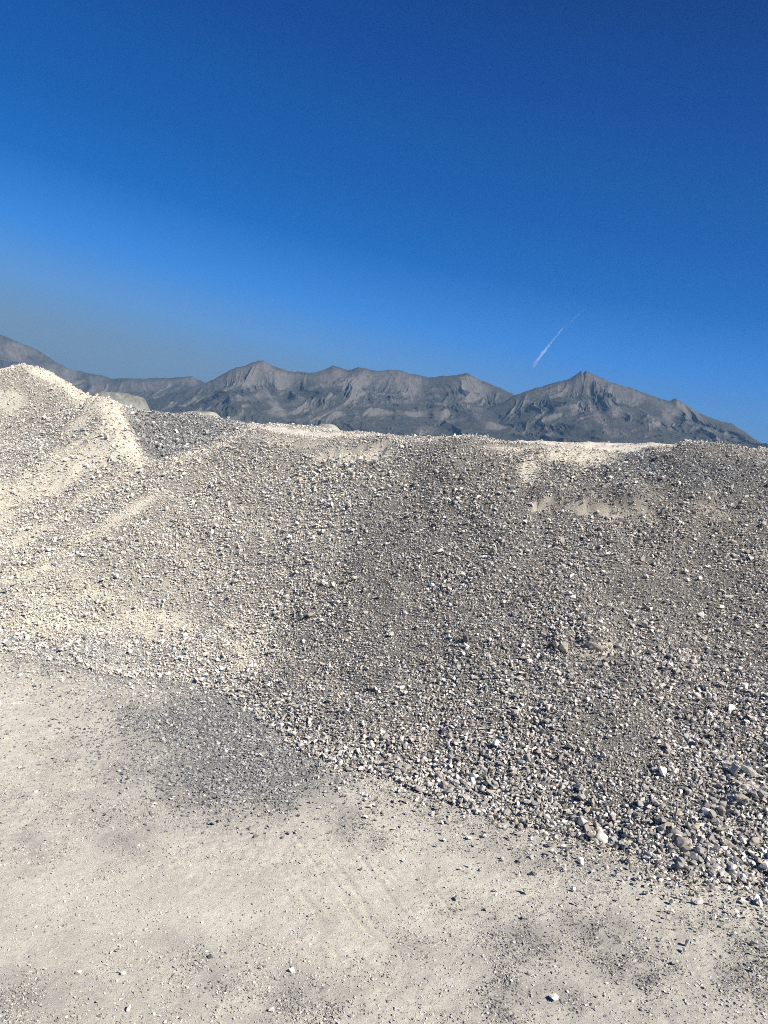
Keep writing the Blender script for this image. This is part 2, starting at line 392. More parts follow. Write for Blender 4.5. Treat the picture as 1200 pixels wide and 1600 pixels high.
def rotmats(n_, r, tilt=0.9):
    a = r.random(n_) * 2 * np.pi; b = r.normal(size=n_) * tilt; c = r.random(n_) * 2 * np.pi
    def rz(t):
        z = np.zeros(n_); o = np.ones(n_); return np.stack([np.stack([np.cos(t), -np.sin(t), z], -1), np.stack([np.sin(t), np.cos(t), z], -1), np.stack([z, z, o], -1)], 1)
    z = np.zeros(n_); o = np.ones(n_)
    rx = np.stack([np.stack([o, z, z], -1), np.stack([z, np.cos(b), -np.sin(b)], -1), np.stack([z, np.sin(b), np.cos(b)], -1)], 1)
    return rz(a) @ rx @ rz(c)
def scatter_mesh(name, pos, size, colr, hi, r, tilt=0.9):
    """all stones of one pile as a single mesh"""
    Vs, Ts, Cs, off = [], [], [], 0
    n_ = len(pos); kind = r.integers(0, 14, n_); Rm = rotmats(n_, r, tilt)
    for L, sel in ((LIB_HI, hi), (LIB_LO, ~hi)):
        for k in range(14):
            i = np.nonzero(sel & (kind == k))[0]
            if not len(i): continue
            V, T = L[k]
            v = np.einsum('nij,vj->nvi', Rm[i], V) * size[i][:, None, None] + pos[i][:, None, :]
            Vs.append(v.reshape(-1, 3)); Cs.append(np.repeat(colr[i], len(V), 0))
            Ts.append((T[None] + (np.arange(len(i)) * len(V))[:, None, None] + off).reshape(-1)); off += len(i) * len(V)
    me = np_mesh(name, np.concatenate(Vs), np.concatenate(Ts), 3, np.concatenate(Cs))
    me.materials.append(M_STONE); return me

# ------------------------------------------------------------------ colours of the stone
CREAM = np.array([0.70, 0.65, 0.54]); GREY = np.array([0.475, 0.45, 0.405]); BROWNC = np.array([0.435, 0.41, 0.37]); BLUEC = np.array([0.33, 0.335, 0.33])
PALE = np.array([0.74, 0.71, 0.66])
def lerp(a, b, t): return a + (b - a) * t[..., None]
def zone(px, py, x, y):
    dust = blobs(px, py, DUST, 200); br = blobs(px, py, BROWN, 210, 30); bl = blobs(px, py, BLUE, 220, 20)
    leftness = 1 - sstep(-60, 90, px - np.interp(py, [600, 680, 760, 850, 930, 1000, 1080], [660, 640, 590, 520, 440, 400, 350]))
    dust = np.maximum(dust, leftness * (0.16 + 0.35 * fbm(x * 0.9, y * 0.9, 77, 4)))
    streak = fbm((x * 0.64 + y * 0.77) * 3.2, (x * -0.77 + y * 0.64) * 0.6, 88, 4)
    dust = np.clip(dust + leftness * 0.35 * streak, 0, 1)
    dust = 0.3 * dust + 0.7 * sstep(0.28, 0.72, dust)
    dz = sstep(-12, 12, np.interp(px, [150, 225, 250, 330, 390, 430], [560, 716, 722, 694, 668, 600]) - py) * sstep(150, 215, px) * (1 - sstep(395, 440, px)) * (y > 12.5)
    dust = dust * (1 - 0.85 * dz); bl = np.maximum(bl, dz); leftness = leftness * (1 - dz)
    return dust, br, bl, leftness
def stone_colour(px, py, x, y, r):
    dust, br, bl, left = zone(px, py, x, y); n_ = len(px)
    base = lerp(lerp(np.tile(GREY, (n_, 1)), np.tile(BROWNC, (n_, 1)), br), np.tile(BLUEC, (n_, 1)), bl)
    base = lerp(base, base * np.array([1.20, 1.21, 1.22]), left)
    base = lerp(base, np.tile(CREAM * 0.82, (n_, 1)), 0.5 * left * (1 - 0.8 * bl))
    v = np.exp(r.normal(size=n_) * 0.34)
    c = base * v[:, None]
    pale = r.random(n_) < 0.06 + 0.12 * left
    c = np.where(pale[:, None], PALE * (0.85 + 0.3 * r.random((n_, 1))), c)
    pink = r.random(n_) < 0.03
    c = np.where(pink[:, None], c * np.array([1.12, 0.95, 0.9]), c)
    c = lerp(c, np.tile(CREAM, (n_, 1)) * (0.85 + 0.3 * r.random((n_, 1))), np.clip(dust * 0.9, 0, 1))
    return np.clip(c, 0.03, 0.85), dust

# ------------------------------------------------------------------ regions
def region(px, py, x, y):
    """0 coarse pile, 1 pale fan, 2 mound with spur, 3 grey bank behind the hollow"""
    bx = np.interp(py, [600, 680, 760, 850, 930, 1000, 1080, 1200], [660, 640, 590, 520, 440, 400, 350, 330])
    r = np.where(px > bx, 0, 1)
    my = np.interp(px, [-600, 0, 100, 225, 226], [1010, 862, 815, 728, -999])
    mx = np.interp(py, [560, 617, 645, 680, 720, 740], [140, 152, 192, 207, 224, 228])
    r = np.where((py < my) & (px < mx), 2, r)
    by = np.interp(px, [150, 225, 250, 330, 390, 430], [560, 716, 722, 694, 668, 600])
    r = np.where((py < by) & (r == 1) & (y > 12.5), 3, r)
    return r
PX, PY, _ = proj(np.stack([GX, GY, np.maximum(GZ, 0)], -1))
dust, br, bl, left = zone(PX, PY, GX, GY)
REG = region(PX, PY, GX, GY)
bank = lerp(lerp(np.tile(np.array([0.215, 0.205, 0.185]), (*GX.shape, 1)), np.tile(BROWNC * 0.47, (*GX.shape, 1)), br), np.tile(BLUEC * 0.46, (*GX.shape, 1)), bl)  # fines coloured well below stone tone, painting in shade for gaps between stones
bank = lerp(bank, np.tile(np.array([0.44, 0.41, 0.355]), (*GX.shape, 1)), left * 0.8)
bank = lerp(bank, np.tile(CREAM * 0.97, (*GX.shape, 1)), np.clip(dust * 1.25 - 0.05, 0, 1))
road = strip(PX, GX, GY)
FACE = scarp_face(GX, GY)
bank = lerp(bank, np.tile(np.array([0.56, 0.53, 0.47]), (*GX.shape, 1)), (1 - sstep(0.0, 0.14, GZ + 0.05 * fbm(GX * 3, GY * 3, 19, 3))) * left)
bank = lerp(bank, np.tile(np.array([0.50, 0.455, 0.385]), (*GX.shape, 1)), FACE)
bank = lerp(bank, np.tile(np.array([0.68, 0.635, 0.55]), (*GX.shape, 1)), road)
vis = (GZ > -0.12) & (GY < 30.5)
keep = vis[:-1, :-1] | vis[1:, 1:]
inview = (PX > -900) & (PX < 2600)
PILES = [
    ('broad bank of coarse grey-brown crushed rock filling the right half of the slope', 0),
    ('pale fan of fine cream and grey gravel sloping down left of the coarse rock', 1),
    ('tall cream dusted gravel mound with a steep spur at the far left edge', 2),
    ('low grey gravel bank behind the hollow, right of the cream spur', 3)]
pile_obj = {}
for label, k in PILES:
    mk = keep & (REG[:-1, :-1] == k) & inview[:-1, :-1]
    o = grid_obj('gravel_pile', GX, GY, GZ, mk, bank, M_BANK)
    tag(o, label, 'gravel pile', 'gravel piles in the quarry yard'); pile_obj[k] = o

# ------------------------------------------------------------------ loose stones on the piles
def sample_stones(n_, d0, sig, ylo, yhi, r):
    y = r.random(n_) * (yhi - ylo) + ylo; x = (r.random(n_) * 2 - 1) * (0.86 * y + 1.0) - 0.0
    z = pz(x, y); px, py, d = proj(np.stack([x, y, z], -1))
    return x, y, z, px, py
def toe_dist(x, y): return polyline_dist(x, y, TOE[:, :2])[0]
area_pos, area_size, area_col, area_reg, area_hi = [], [], [], [], []
bands = [(3.6, 6.5, 8200), (6.5, 9.5, 5600), (9.5, 13, 3300), (13, 20.5, 1800)]
for ylo, yhi, dens in bands:
    r = np.random.default_rng(int(ylo * 10))
    A_ = (yhi - ylo) * 2 * (0.86 * (ylo + yhi) / 2 + 1.0)
    x, y, z, px, py = sample_stones(int(A_ * dens * 1.15), 0, 0, ylo, yhi, r)
    c, du = stone_colour(px, py, x, y, r)
    rg = region(px, py, x, y)
    td = toe_dist(x, y)
    prob = 1 - (0.66 - 0.2 * (py > 900)) * sstep(0.45, 1.0, du)                       # stones sit under dust where it lies thick
    prob *= 1 - 0.96 * strip(px, x, y)
    fines = fbm((x * 0.25 + y * 0.97) * 0.7, (x * 0.97 - y * 0.25) * 2.6, 95, 4)
    prob *= 1 - 0.30 * sstep(0.12, 0.5, fines) * (td > 0.8)
    face = scarp_face(x, y)
    prob *= 1 - 0.88 * face
    d0 = np.where(rg == 0, 0.0168, 0.0172) * (0.80 + 0.12 * sstep(6, 10, y)) * (1 + 0.30 * np.exp(-td / 0.4) * (rg == 0)) * (1 + 0.30 * fbm(x * 1.1, y * 1.1, 41, 4))
    d0 *= 1 + 0.12 * (rg == 0) * sstep(500, 1200, px) * sstep(900, 1300, py)
    s = d0 * np.exp(r.normal(size=len(x)) * 0.46) * np.where(r.random(len(x)) < 0.01, 1.7, 1)
    s = np.clip(s, 0.008, 0.075) * (1 + 0.06 * np.clip(y - 8, 0, 8))
    ok = (z > -0.015) & (px > -420) & (px < 1760) & (r.random(len(x)) < prob)
    ok &= ~((z > 2.0) & (y > 14) & (px > 420))                   # behind the crest
    x, y, z, s, c, rg, px = x[ok], y[ok], z[ok], s[ok], c[ok], rg[ok], px[ok]
    s = s * (1 - 0.22 * sstep(-0.7, -0.2, y - np.interp(px, CRX, CRY)) * (px > 380))
    lift = s * (0.12 + 0.50 * r.random(len(x)))
    area_pos.append(np.c_[x, y, np.maximum(z, 0) + lift]); area_size.append(s); area_col.append(c); area_reg.append(rg)
    area_hi.append((s / y * FPX > 6.0))
# strays rolled out past the toe
r = np.random.default_rng(99)
n_ = 22000; t = r.random(n_) * (len(TOE) - 1); i = t.astype(int); base = TOE[i] + (TOE[i + 1] - TOE[i]) * (t - i)[:, None]
nn = np.where(nrm[i][:, 1:2] < 0, nrm[i], -nrm[i]); dd = r.exponential(1.0, n_) * np.where(i < 6, 0.38, 0.22) - 0.06
x = base[:, 0] + nn[:, 0] * dd; y = base[:, 1] + nn[:, 1] * dd
px, py, _ = proj(np.c_[x, y, np.zeros(n_)])
c, du = stone_colour(px, py, x, y, r)
rg = np.where(px > 350, 0, 1); ok = (px > -420) & (px < 1760) & (r.random(n_) > blobs(px, py, GRIT, 400, 40) * 0.75) & ((rg == 1) | (r.random(n_) < 0.45))
s = 0.016 * np.exp(r.normal(size=n_) * 0.5) * np.where(rg == 0, 1, 0.75)
s = np.clip(s, .006, .055)
area_pos.append(np.c_[x, y, np.maximum(pz(x, y), 0) + s * 0.2][ok]); area_size.append(s[ok]); area_col.append(c[ok]); area_reg.append(rg[ok]); area_hi.append((s / y * FPX > 6)[ok])
SP, SS, SCo, SR, SH = [np.concatenate(a) for a in (area_pos, area_size, area_col, area_reg, area_hi)]
# the biggest ones become stones of their own (taken out here, built below)
spx, spy, sd_ = proj(SP); app = SS / sd_ * FPX
cand = np.nonzero((spx > 10) & (spx < 1190) & (spy > 800) & (spy < 1400))[0]
big = cand[np.argsort(-app[cand])][:222]
isbig = np.zeros(len(SP), bool); isbig[big] = True
print('stones', len(SP))
for k in range(4):
    i = (SR == k) & ~isbig
    if not i.any(): continue
    me = scatter_mesh('loose_gravel', SP[i], SS[i], SCo[i], SH[i], np.random.default_rng(50 + k))
    tag(link(bpy.data.objects.new('loose_gravel', me), pile_obj[k]), kind='stuff')

# ------------------------------------------------------------------ ground
def axis(lo, hi, step, far):
    a = list(np.arange(lo, hi, step)); s = step
    while a[-1] < far: s *= 1.22; a.append(min(a[-1] + s, far))
    b = [a[0]]; s = step
    while b[-1] > -far: s *= 1.22; b.append(max(b[-1] - s, -far))
    return np.array(b[:0:-1] + a)
ax_, ay_ = axis(-5.2, 3.6, 0.012, 16000), axis(2.5, 8.6, 0.011, 16000)
QX, QY = np.meshgrid(ax_, ay_)
near = (1 - sstep(9, 14, np.hypot(QX, QY - 3)))
_tr = random.Random(12); TR = []
for _i in range(26):
    _u = _tr.uniform(-95, 120); _v = _tr.uniform(-60, 60); _l = _tr.uniform(35, 120)
    _cx, _cy = 560 + _u * .8 + _v * .7, 1410 - _u * .45 + _v * .9
    TR.append(((_cx - _l * .62, _cy - _l * .74), (_cx + _l * .62, _cy + _l * .74 + _tr.uniform(-12, 12))))
def ground_h(x, y):
    z = 0.010 * fbm(x * 1.1, y * 1.1, 301, 3) + 0.0055 * fbm(x * 7, y * 7, 311, 4, 0.6) + 0.0085 * fbm(x * 24, y * 24, 331, 4, .75) * (0.4 + 0.9 * sstep(-.2, .3, fbm(x * 2, y * 2, 341, 3)))
    for i_, (a, b) in enumerate(TR):
        a, b = G(*a)[:2], G(*b)[:2]; d, s_, t_ = polyline_dist(x, y, np.array([a, b]))
        d = np.abs(d * s_ + 0.014 * fbm(x * 5, y * 5, 350 + i_, 3))
        z = z - 0.0075 * np.exp(-(d / 0.012) ** 2) * sstep(0, .25, t_) * (1 - sstep(.7, 1, t_)) * sstep(.35, .6, vn(t_ * 5, t_ * 0 + i_, 9)) + 0.002 * np.exp(-((d - .025) / 0.012) ** 2) * sstep(0, .2, t_) * (1 - sstep(.8, 1, t_))
    return z
QZ = near * ground_h(QX, QY) - 0.012
gpx, gpy, _ = proj(np.stack([QX, QY, QZ], -1))
gpx = np.where(QY > 1, gpx, -5000)
g_grit = blobs(gpx, gpy, GRIT, 400, 40); g_peb = blobs(gpx, gpy, PEB, 410, 40)
gcol = np.tile(np.array([0.73, 0.695, 0.595]), (*QX.shape, 1))
gcol = lerp(gcol, np.tile(np.array([0.58, 0.55, 0.49]), (*QX.shape, 1)), np.clip(0.5 + 0.9 * fbm(QX * 0.8, QY * 0.8, 420, 4), 0, 1) * 0.6)
gcol = gcol * (1 + 0.13 * fbm(QX * 5, QY * 5, 425, 4, .65) + 0.10 * fbm(QX * 19, QY * 19, 426, 3, .7))[..., None]
gcol = lerp(gcol, np.tile(np.array([0.36, 0.345, 0.325]), (*QX.shape, 1)), np.clip(g_peb * 1.1 * (0.45 + 0.9 * fbm(QX * 6, QY * 6, 423, 4)), 0, 1))
gcol = lerp(gcol, np.tile(np.array([0.19, 0.19, 0.19]), (*QX.shape, 1)), np.clip(g_grit * 0.9, 0, 1))
og = grid_obj('ground', QX, QY, QZ, None, gcol, M_GROUND); tag(og, kind='structure')

# pebbles and grit on the yard
r = np.random.default_rng(500)
n_ = 620000
y = 2.7 + 7.2 * r.random(n_) ** 1.35; x = (r.random(n_) * 2 - 1) * (0.56 * y + .3)
px, py, _ = proj(np.c_[x, y, np.zeros(n_)])
td = toe_dist(x, y); inpile = pz(x, y) > 0.01
gp = blobs(px, py, PEB, 410, 40); gg = blobs(px, py, GRIT, 400, 40)
cl = sstep(-0.1, 0.5, fbm(x * 3.2, y * 3.2, 430, 4))
prob = 0.05 + 0.17 * cl + 1.3 * gp * (0.1 + 0.9 * sstep(-.2, .3, fbm(x * 7, y * 7, 440, 3))) + 0.30 * np.exp(-td / 0.35) 
ok = (~inpile) & (r.random(n_) < prob) & (gg < 0.6)
x, y, px, py = x[ok], y[ok], px[ok], py[ok]; m_ = len(x)
s = np.clip(0.0072 * np.exp(r.normal(size=m_) * 0.42), 0.0035, 0.019)
gpk = gp[ok]; c = lerp(np.tile(np.array([0.47, 0.44, 0.39]), (m_, 1)), np.tile(np.array([0.27, 0.26, 0.245]), (m_, 1)), np.clip(gpk * 1.3, 0, 1)) * np.exp(r.normal(size=(m_, 1)) * 0.3)
pal = r.random(m_) < 0.10; c[pal] = PALE * (0.75 + 0.25 * r.random((pal.sum(), 1)))
pos = np.c_[x, y, ground_h(x, y) - 0.012 + s * 0.18]
me = scatter_mesh('pebbles', pos, s, np.clip(c, .04, .8), s / y * FPX > 5, r, 0.5)
tag(link(bpy.data.objects.new('pebbles', me)), kind='stuff')
n_ = 170000
y = 4.6 + 4.2 * r.random(n_); x = -4.2 + 4.6 * r.random(n_)
px, py, _ = proj(np.c_[x, y, np.zeros(n_)]); gg = blobs(px, py, GRIT, 400, 40)
ok = (pz(x, y) < 0.01) & (r.random(n_) < 1.3 * gg ** 1.5 * (0.75 + 0.8 * fbm(x * 5, y * 5, 450, 3)) + 0.02)
x, y = x[ok], y[ok]; m_ = len(x)
s = np.clip(0.0150 * np.exp(r.normal(size=m_) * 0.40), 0.007, 0.036)
c = np.tile(np.array([0.265, 0.265, 0.262]), (m_, 1)) * np.exp(r.normal(size=(m_, 1)) * 0.38)
pal = r.random(m_) < 0.04; c[pal] = PALE * 0.75
me = scatter_mesh('grit_patch', np.c_[x, y, ground_h(x, y) - 0.012 + s * 0.2], s, np.clip(c, .04, .8), s / y * FPX > 5, r, 0.45)
tag(link(bpy.data.objects.new('grit_patch', me)), kind='stuff')

# ------------------------------------------------------------------ stones one can point at
def b_single(colr, dirt):
    def f(nt, b):
        co = coord(nt)
        n1 = noise(nt, co, 28, 5, .65); c = mixc(nt, mr(nt, n1, .45, .7, 0, 1), colr, dirt)
        nt.links.new(scalec(nt, c, mr(nt, noise(nt, co, 120, 4), .25, .75, .82, 1.15)), b.inputs['Base Color'])
        bump(nt, b, noise(nt, co, 90, 4), 0.003, 0.7)
    return f
SM = {
    'white': mat('white_limestone', b_single((0.78, 0.75, 0.69), (0.66, 0.62, 0.55))),
    'pale': mat('pale_limestone', b_single((0.62, 0.60, 0.55), (0.50, 0.47, 0.42))),
    'grey': mat('grey_limestone', b_single((0.33, 0.32, 0.30), (0.45, 0.43, 0.385))),
    'dark': mat('dark_limestone', b_single((0.12, 0.12, 0.12), (0.22, 0.21, 0.20))),
    'tan': mat('tan_rock', b_single((0.42, 0.375, 0.31), (0.36, 0.325, 0.28))),
    'brown': mat('brown_rock', b_single((0.33, 0.285, 0.235), (0.44, 0.39, 0.33)))}
def top_z(x, y):
    a = float(pz(np.array([x]), np.array([y]))[0]); return max(a, float(ground_h(np.array([x]), np.array([y]))[0]) - 0.012)
def surf(x, y): return np.maximum(pz(x, y), ground_h(x, y) - 0.012)
def stone_mesh(dims, npts, seed, round_=False):
    if round_:
        V0, T0 = hull(npts, np.ones(3), seed, 0.16)
        bm = bmesh.new(); vs_ = [bm.verts.new(v) for v in V0]
        for t in T0: bm.faces.new([vs_[i] for i in t])
        bmesh.ops.subdivide_edges(bm, edges=bm.edges[:], cuts=3, use_grid_fill=True, smooth=0.35)
        V = np.array([v.co[:] for v in bm.verts]); bm.verts.index_update(); bmesh.ops.triangulate(bm, faces=bm.faces[:])
        T = np.array([[v.index for v in f.verts] for f in bm.faces]); bm.free()
        k = 0.10 if npts < 26 else (0.13 if npts < 30 else 0.34)
        V = V * (1 + k * fbm(V[:, 0] * 5 + seed, V[:, 1] * 5 + V[:, 2] * 3.7, seed, 4))[:, None] * np.array(dims)
        return np_mesh('stone', V, T.ravel(), 3, None, npts < 26)
    V, T = hull(npts, np.array(dims), seed, 0.22)
    me = np_mesh('stone', V, T.ravel(), 3); return me
def re_short(label): return SHORT.get(label)
SHORT = {}
LISTED = [
 # px, py, width px, height px, thickness, turn, material, points, label
 (1171, 1208, 36, 13, .45, -38, 'grey', 14, 'long grey slab with a pale end jutting from the gravel at the right edge'),
 (1148, 1205, 12, 24, .5, 12, 'grey', 10, 'upright grey flake standing just left of the long grey slab'),
 (1104, 1268, 18, 13, .6, -25, 'white', 12, 'brightest white stone low on the coarse bank, beside a brown stone'),
 (1127, 1269, 13, 16, .7, 10, 'brown', 14, 'brown stone in shadow right of the brightest white stone'),
 (1067, 1317, 18, 19, .8, -20, 'tan', 26, 'rounded tan cobble at the toe of the coarse bank'),
 (1056, 1303, 20, 14, .7, 20, 'grey', 22, 'olive grey cobble leaning on the rounded tan cobble'),
 (1148, 1348, 15, 14, .6, 30, 'white', 7, 'white triangular stone at the toe near the right corner of the bank'),
 (1035, 1203, 12, 20, .6, 15, 'white', 12, 'tall pale stone on the bank above the white and brown pair'),
 (940, 1309, 21, 17, .8, -15, 'pale', 20, 'large pale cobble at the toe with a deep shadow on its left'),
 (909, 1283, 16, 15, .7, 0, 'pale', 24, 'rounded pale cobble just inside the toe, up left of a larger pale cobble'),
 (866, 1308, 13, 10, .7, 0, 'pale', 12, 'small pale cobble alone on the dusty ground left of the toe'),
 (881, 1322, 10, 9, .7, 20, 'white', 9, 'small white stone on the dusty ground below the lone pale cobble'),
 (980, 1341, 15, 11, .8, 0, 'tan', 9, 'pointed tan stone resting on the dusty ground below the toe'),
 (868, 1331, 9, 5, .5, -20, 'white', 9, 'thin white chip on the ground left of the toe, below the small white stone'),
 (957, 1274, 11, 10, .6, -20, 'white', 10, 'white stone among grey gravel a little above the toe'),
 (1118, 1327, 15, 8, .6, 15, 'dark', 14, 'dark grey oval stone near the toe at right'),
 (1142, 1305, 16, 9, .5, -30, 'white', 8, 'white wedge stone above the dark grey oval stone'),
 (1179, 1317, 15, 14, .7, 0, 'tan', 20, 'round tan stone near the right edge above the toe'),
 (1195, 1357, 15, 18, .7, 10, 'white', 10, 'big white stone cut by the right edge of the picture at the toe'),
 (1176, 1342, 16, 8, .5, -20, 'pale', 10, 'flat pale stone at the toe left of the big white edge stone'),
 (1113, 1364, 11, 9, .8, 0, 'dark', 8, 'dark pointed stone lying on the ground below the toe at right'),
 (1126, 1365, 7, 6, .8, 0, 'dark', 8, 'small dark stone next to the dark pointed one on the ground'),
 (1089, 1372, 10, 7, .6, -10, 'white', 9, 'pale chip on the ground left of the dark pointed stone'),
 (1042, 1351, 10, 7, .6, 0, 'pale', 10, 'pale chip on the ground under the rounded tan cobble'),
 (1090, 1160, 8, 17, .5, -18, 'white', 9, 'curved white stone with a deep shadow on its left, mid slope at right'),
 (1072, 1151, 7, 11, .6, 0, 'white', 8, 'narrow white stone left of the curved white stone'),
 (1043, 1125, 15, 8, .5, -10, 'white', 9, 'flat white stone lying level in the middle of the right slope'),
 (1101, 1072, 5, 17, .4, 15, 'white', 7, 'thin white sliver standing upright in the gravel'),
 (1117, 1092, 15, 8, .3, 0, 'grey', 9, 'flat grey plate below the thin white sliver'),
 (1111, 1113, 14, 8, .3, 20, 'tan', 9, 'flat tan plate below the flat grey plate'),
 (1142, 1108, 15, 11, .6, 0, 'white', 9, 'white stone right of the two flat plates'),
 (1163, 1073, 9, 13, .6, 0, 'white', 10, 'white upright stone near the right edge above the flat plates'),
 (1182, 1088, 12, 9, .7, 0, 'dark', 10, 'dark stone near the right edge below the white upright stone'),
 (1047, 1041, 12, 12, .7, 0, 'white', 14, 'round white stone alone high on the right slope'),
 (953, 1098, 10, 13, .7, 0, 'white', 9, 'small white pyramid stone with a shadow on its left'),
 (856, 1106, 10, 15, .6, -20, 'white', 9, 'leaning white stone in the middle of the coarse bank'),
 (936, 1181, 12, 9, .6, 0, 'white', 8, 'square white stone on the lower middle of the coarse bank'),
 (1096, 961, 12, 12, .6, -30, 'white', 9, 'white stone high on the right slope, below two smaller white ones'),
 (1139, 932, 14, 9, .6, 0, 'white', 9, 'flat white stone near the right edge high on the slope'),
 (1072, 893, 9, 8, .6, 0, 'white', 9, 'uppermost white stone on the right slope'),
 (1074, 907, 9, 7, .6, 0, 'white', 9, 'second white stone just under the uppermost one'),
 (952, 945, 15, 9, .5, -15, 'white', 9, 'flat white stone left of a pale twin above the brown clod'),
 (971, 945, 12, 9, .6, 15, 'pale', 9, 'pale stone just right of the flat white stone'),
 (916, 920, 7, 9, .6, 0, 'white', 8, 'small white stone upslope of the flat white pair'),
 (882, 1011, 18, 17, .7, 0, 'tan', 26, 'rounded tan boulder left of the brown clod'),
 (869, 1010, 11, 15, .7, 20, 'tan', 22, 'darker tan boulder touching the rounded one on its left'),
 (931, 1010, 27, 13, .6, -10, 'brown', 30, 'large brown earth clod half buried in the middle of the right slope'),
 (938, 974, 12, 11, .7, 0, 'pale', 12, 'pale stone directly upslope of the brown clod'),
 (1160, 1247, 21, 12, .4, -20, 'tan', 30, 'crumbly tan clod below the long grey slab'),
 (602, 1151, 12, 12, .7, 10, 'grey', 9, 'square pale grey stone low in the middle, above a brown one'),
 (609, 1163, 12, 10, .8, 0, 'brown', 12, 'brown stone directly under the square grey stone'),
 (626, 1157, 14, 9, .6, -20, 'pale', 10, 'pale stone right of the brown stone low in the middle'),
 (637, 1200, 14, 13, .7, 0, 'grey', 14, 'half grey half white stone near the toe in the middle'),
 (674, 1213, 9, 7, .6, -20, 'white', 9, 'little white stone at the toe in the middle'),
 (740, 1214, 17, 14, .7, 0, 'white', 9, 'blocky white stone at the toe, centre right'),
 (752, 1232, 9, 14, .6, 10, 'pale', 10, 'upright pale stone below the blocky white stone'),
 (695, 1142, 12, 11, .7, 0, 'pale', 12, 'pale stone low on the middle of the bank'),
 (775, 1163, 10, 14, .6, 0, 'white', 10, 'white upright stone above the blocky white stone'),
 (730, 1010, 12, 10, .7, -15, 'white', 8, 'white stone with a dark cobble above it, mid bank'),
 (727, 999, 15, 14, .7, 0, 'dark', 16, 'dark cobble touching the white stone, mid bank'),
 (677, 939, 8, 9, .7, 0, 'white', 9, 'small white stone high in the middle of the bank'),
 (628, 1074, 13, 7, .6, 0, 'white', 9, 'low white stone in the middle of the bank, left of centre'),
 (582, 1075, 14, 10, .7, 0, 'tan', 14, 'tan cobble left of the low white stone'),
 (541, 1112, 11, 9, .7, 0, 'white', 12, 'white cobble near the left end of the coarse bank'),
 (486, 961, 18, 11, .7, 0, 'tan', 16, 'tan boulder on the left shoulder of the coarse bank'),
 (366, 1076, 15, 8, .8, 0, 'tan', 12, 'tan stone with a black shadow at the left tip of the coarse bank'),
 (439, 1134, 13, 9, .7, 0, 'white', 10, 'white stone on the edge between coarse rock and dark grit'),
 (183, 1486, 18, 10, .25, 0, 'pale', 7, 'flat pale angular chip lying on the dusty ground at lower left'),
 (174, 1487, 7, 5, .5, 0, 'white', 7, 'tiny white chip touching the flat angular chip'),
 (455, 1513, 10, 9, .8, 0, 'white', 8, 'little white pointed stone alone on the bottom ground'),
 (329, 1493, 9, 6, .6, -20, 'dark', 12, 'dark oval pebble on the bottom ground'),
 (424, 1574, 10, 9, .7, 0, 'white', 10, 'white pebble near the bottom edge'),
 (394, 1555, 9, 8, .5, 0, 'pale', 10, 'pale flat pebble near the bottom edge, left of the white one'),
 (192, 1519, 8, 7, .8, 0, 'white', 10, 'white pebble with a black shadow under the flat angular chip'),
 (202, 1575, 9, 8, .6, 0, 'white', 10, 'lowest white pebble at lower left near the bottom edge'),
 (122, 1517, 9, 8, .5, 0, 'pale', 10, 'pale pebble left of the white pebble with the black shadow'),
 (821, 1391, 16, 7, .6, -30, 'grey', 10, 'grey stone half sunk in the dusty ground'),
 (833, 1365, 11, 7, .6, 0, 'dark', 12, 'dark pebble up right of the half sunk grey stone'),
]
for k, (px, py, w, h, th, turn, mk, npt, label) in enumerate(LISTED):
    q = hit(px, py + h * 0.35, lambda a, b: surf(a, b)); dist = np.linalg.norm(q - np.array([0, 0, H]))
    W_ = w / FPX * dist * 1.05; Hh = h / FPX * dist * 1.1
    me = stone_mesh((W_, max(Hh, W_ * 0.45), Hh), npt, 900 + k, npt > 18)
    me.materials.append(SM[mk])
    o = link(bpy.data.objects.new('stone', me)); o.location = (q[0], q[1], top_z(q[0], q[1]) + Hh * (0.30 if npt < 30 else 0.12))
    o.rotation_euler = (0.15 * math.sin(k), math.radians(-turn) * 1.0, 0.5 * math.sin(k * 2.3))
    tag(o, label, 'stone', 'larger loose stones')
PROTO = {}
for mk in ('grey', 'pale', 'tan'):
    for v_ in range(6):
        me = stone_mesh((1.25, 0.95, 0.72), 8 + v_, 2000 + 10 * len(PROTO) + v_); me.materials.append(SM[mk]); PROTO[(mk, v_)] = me
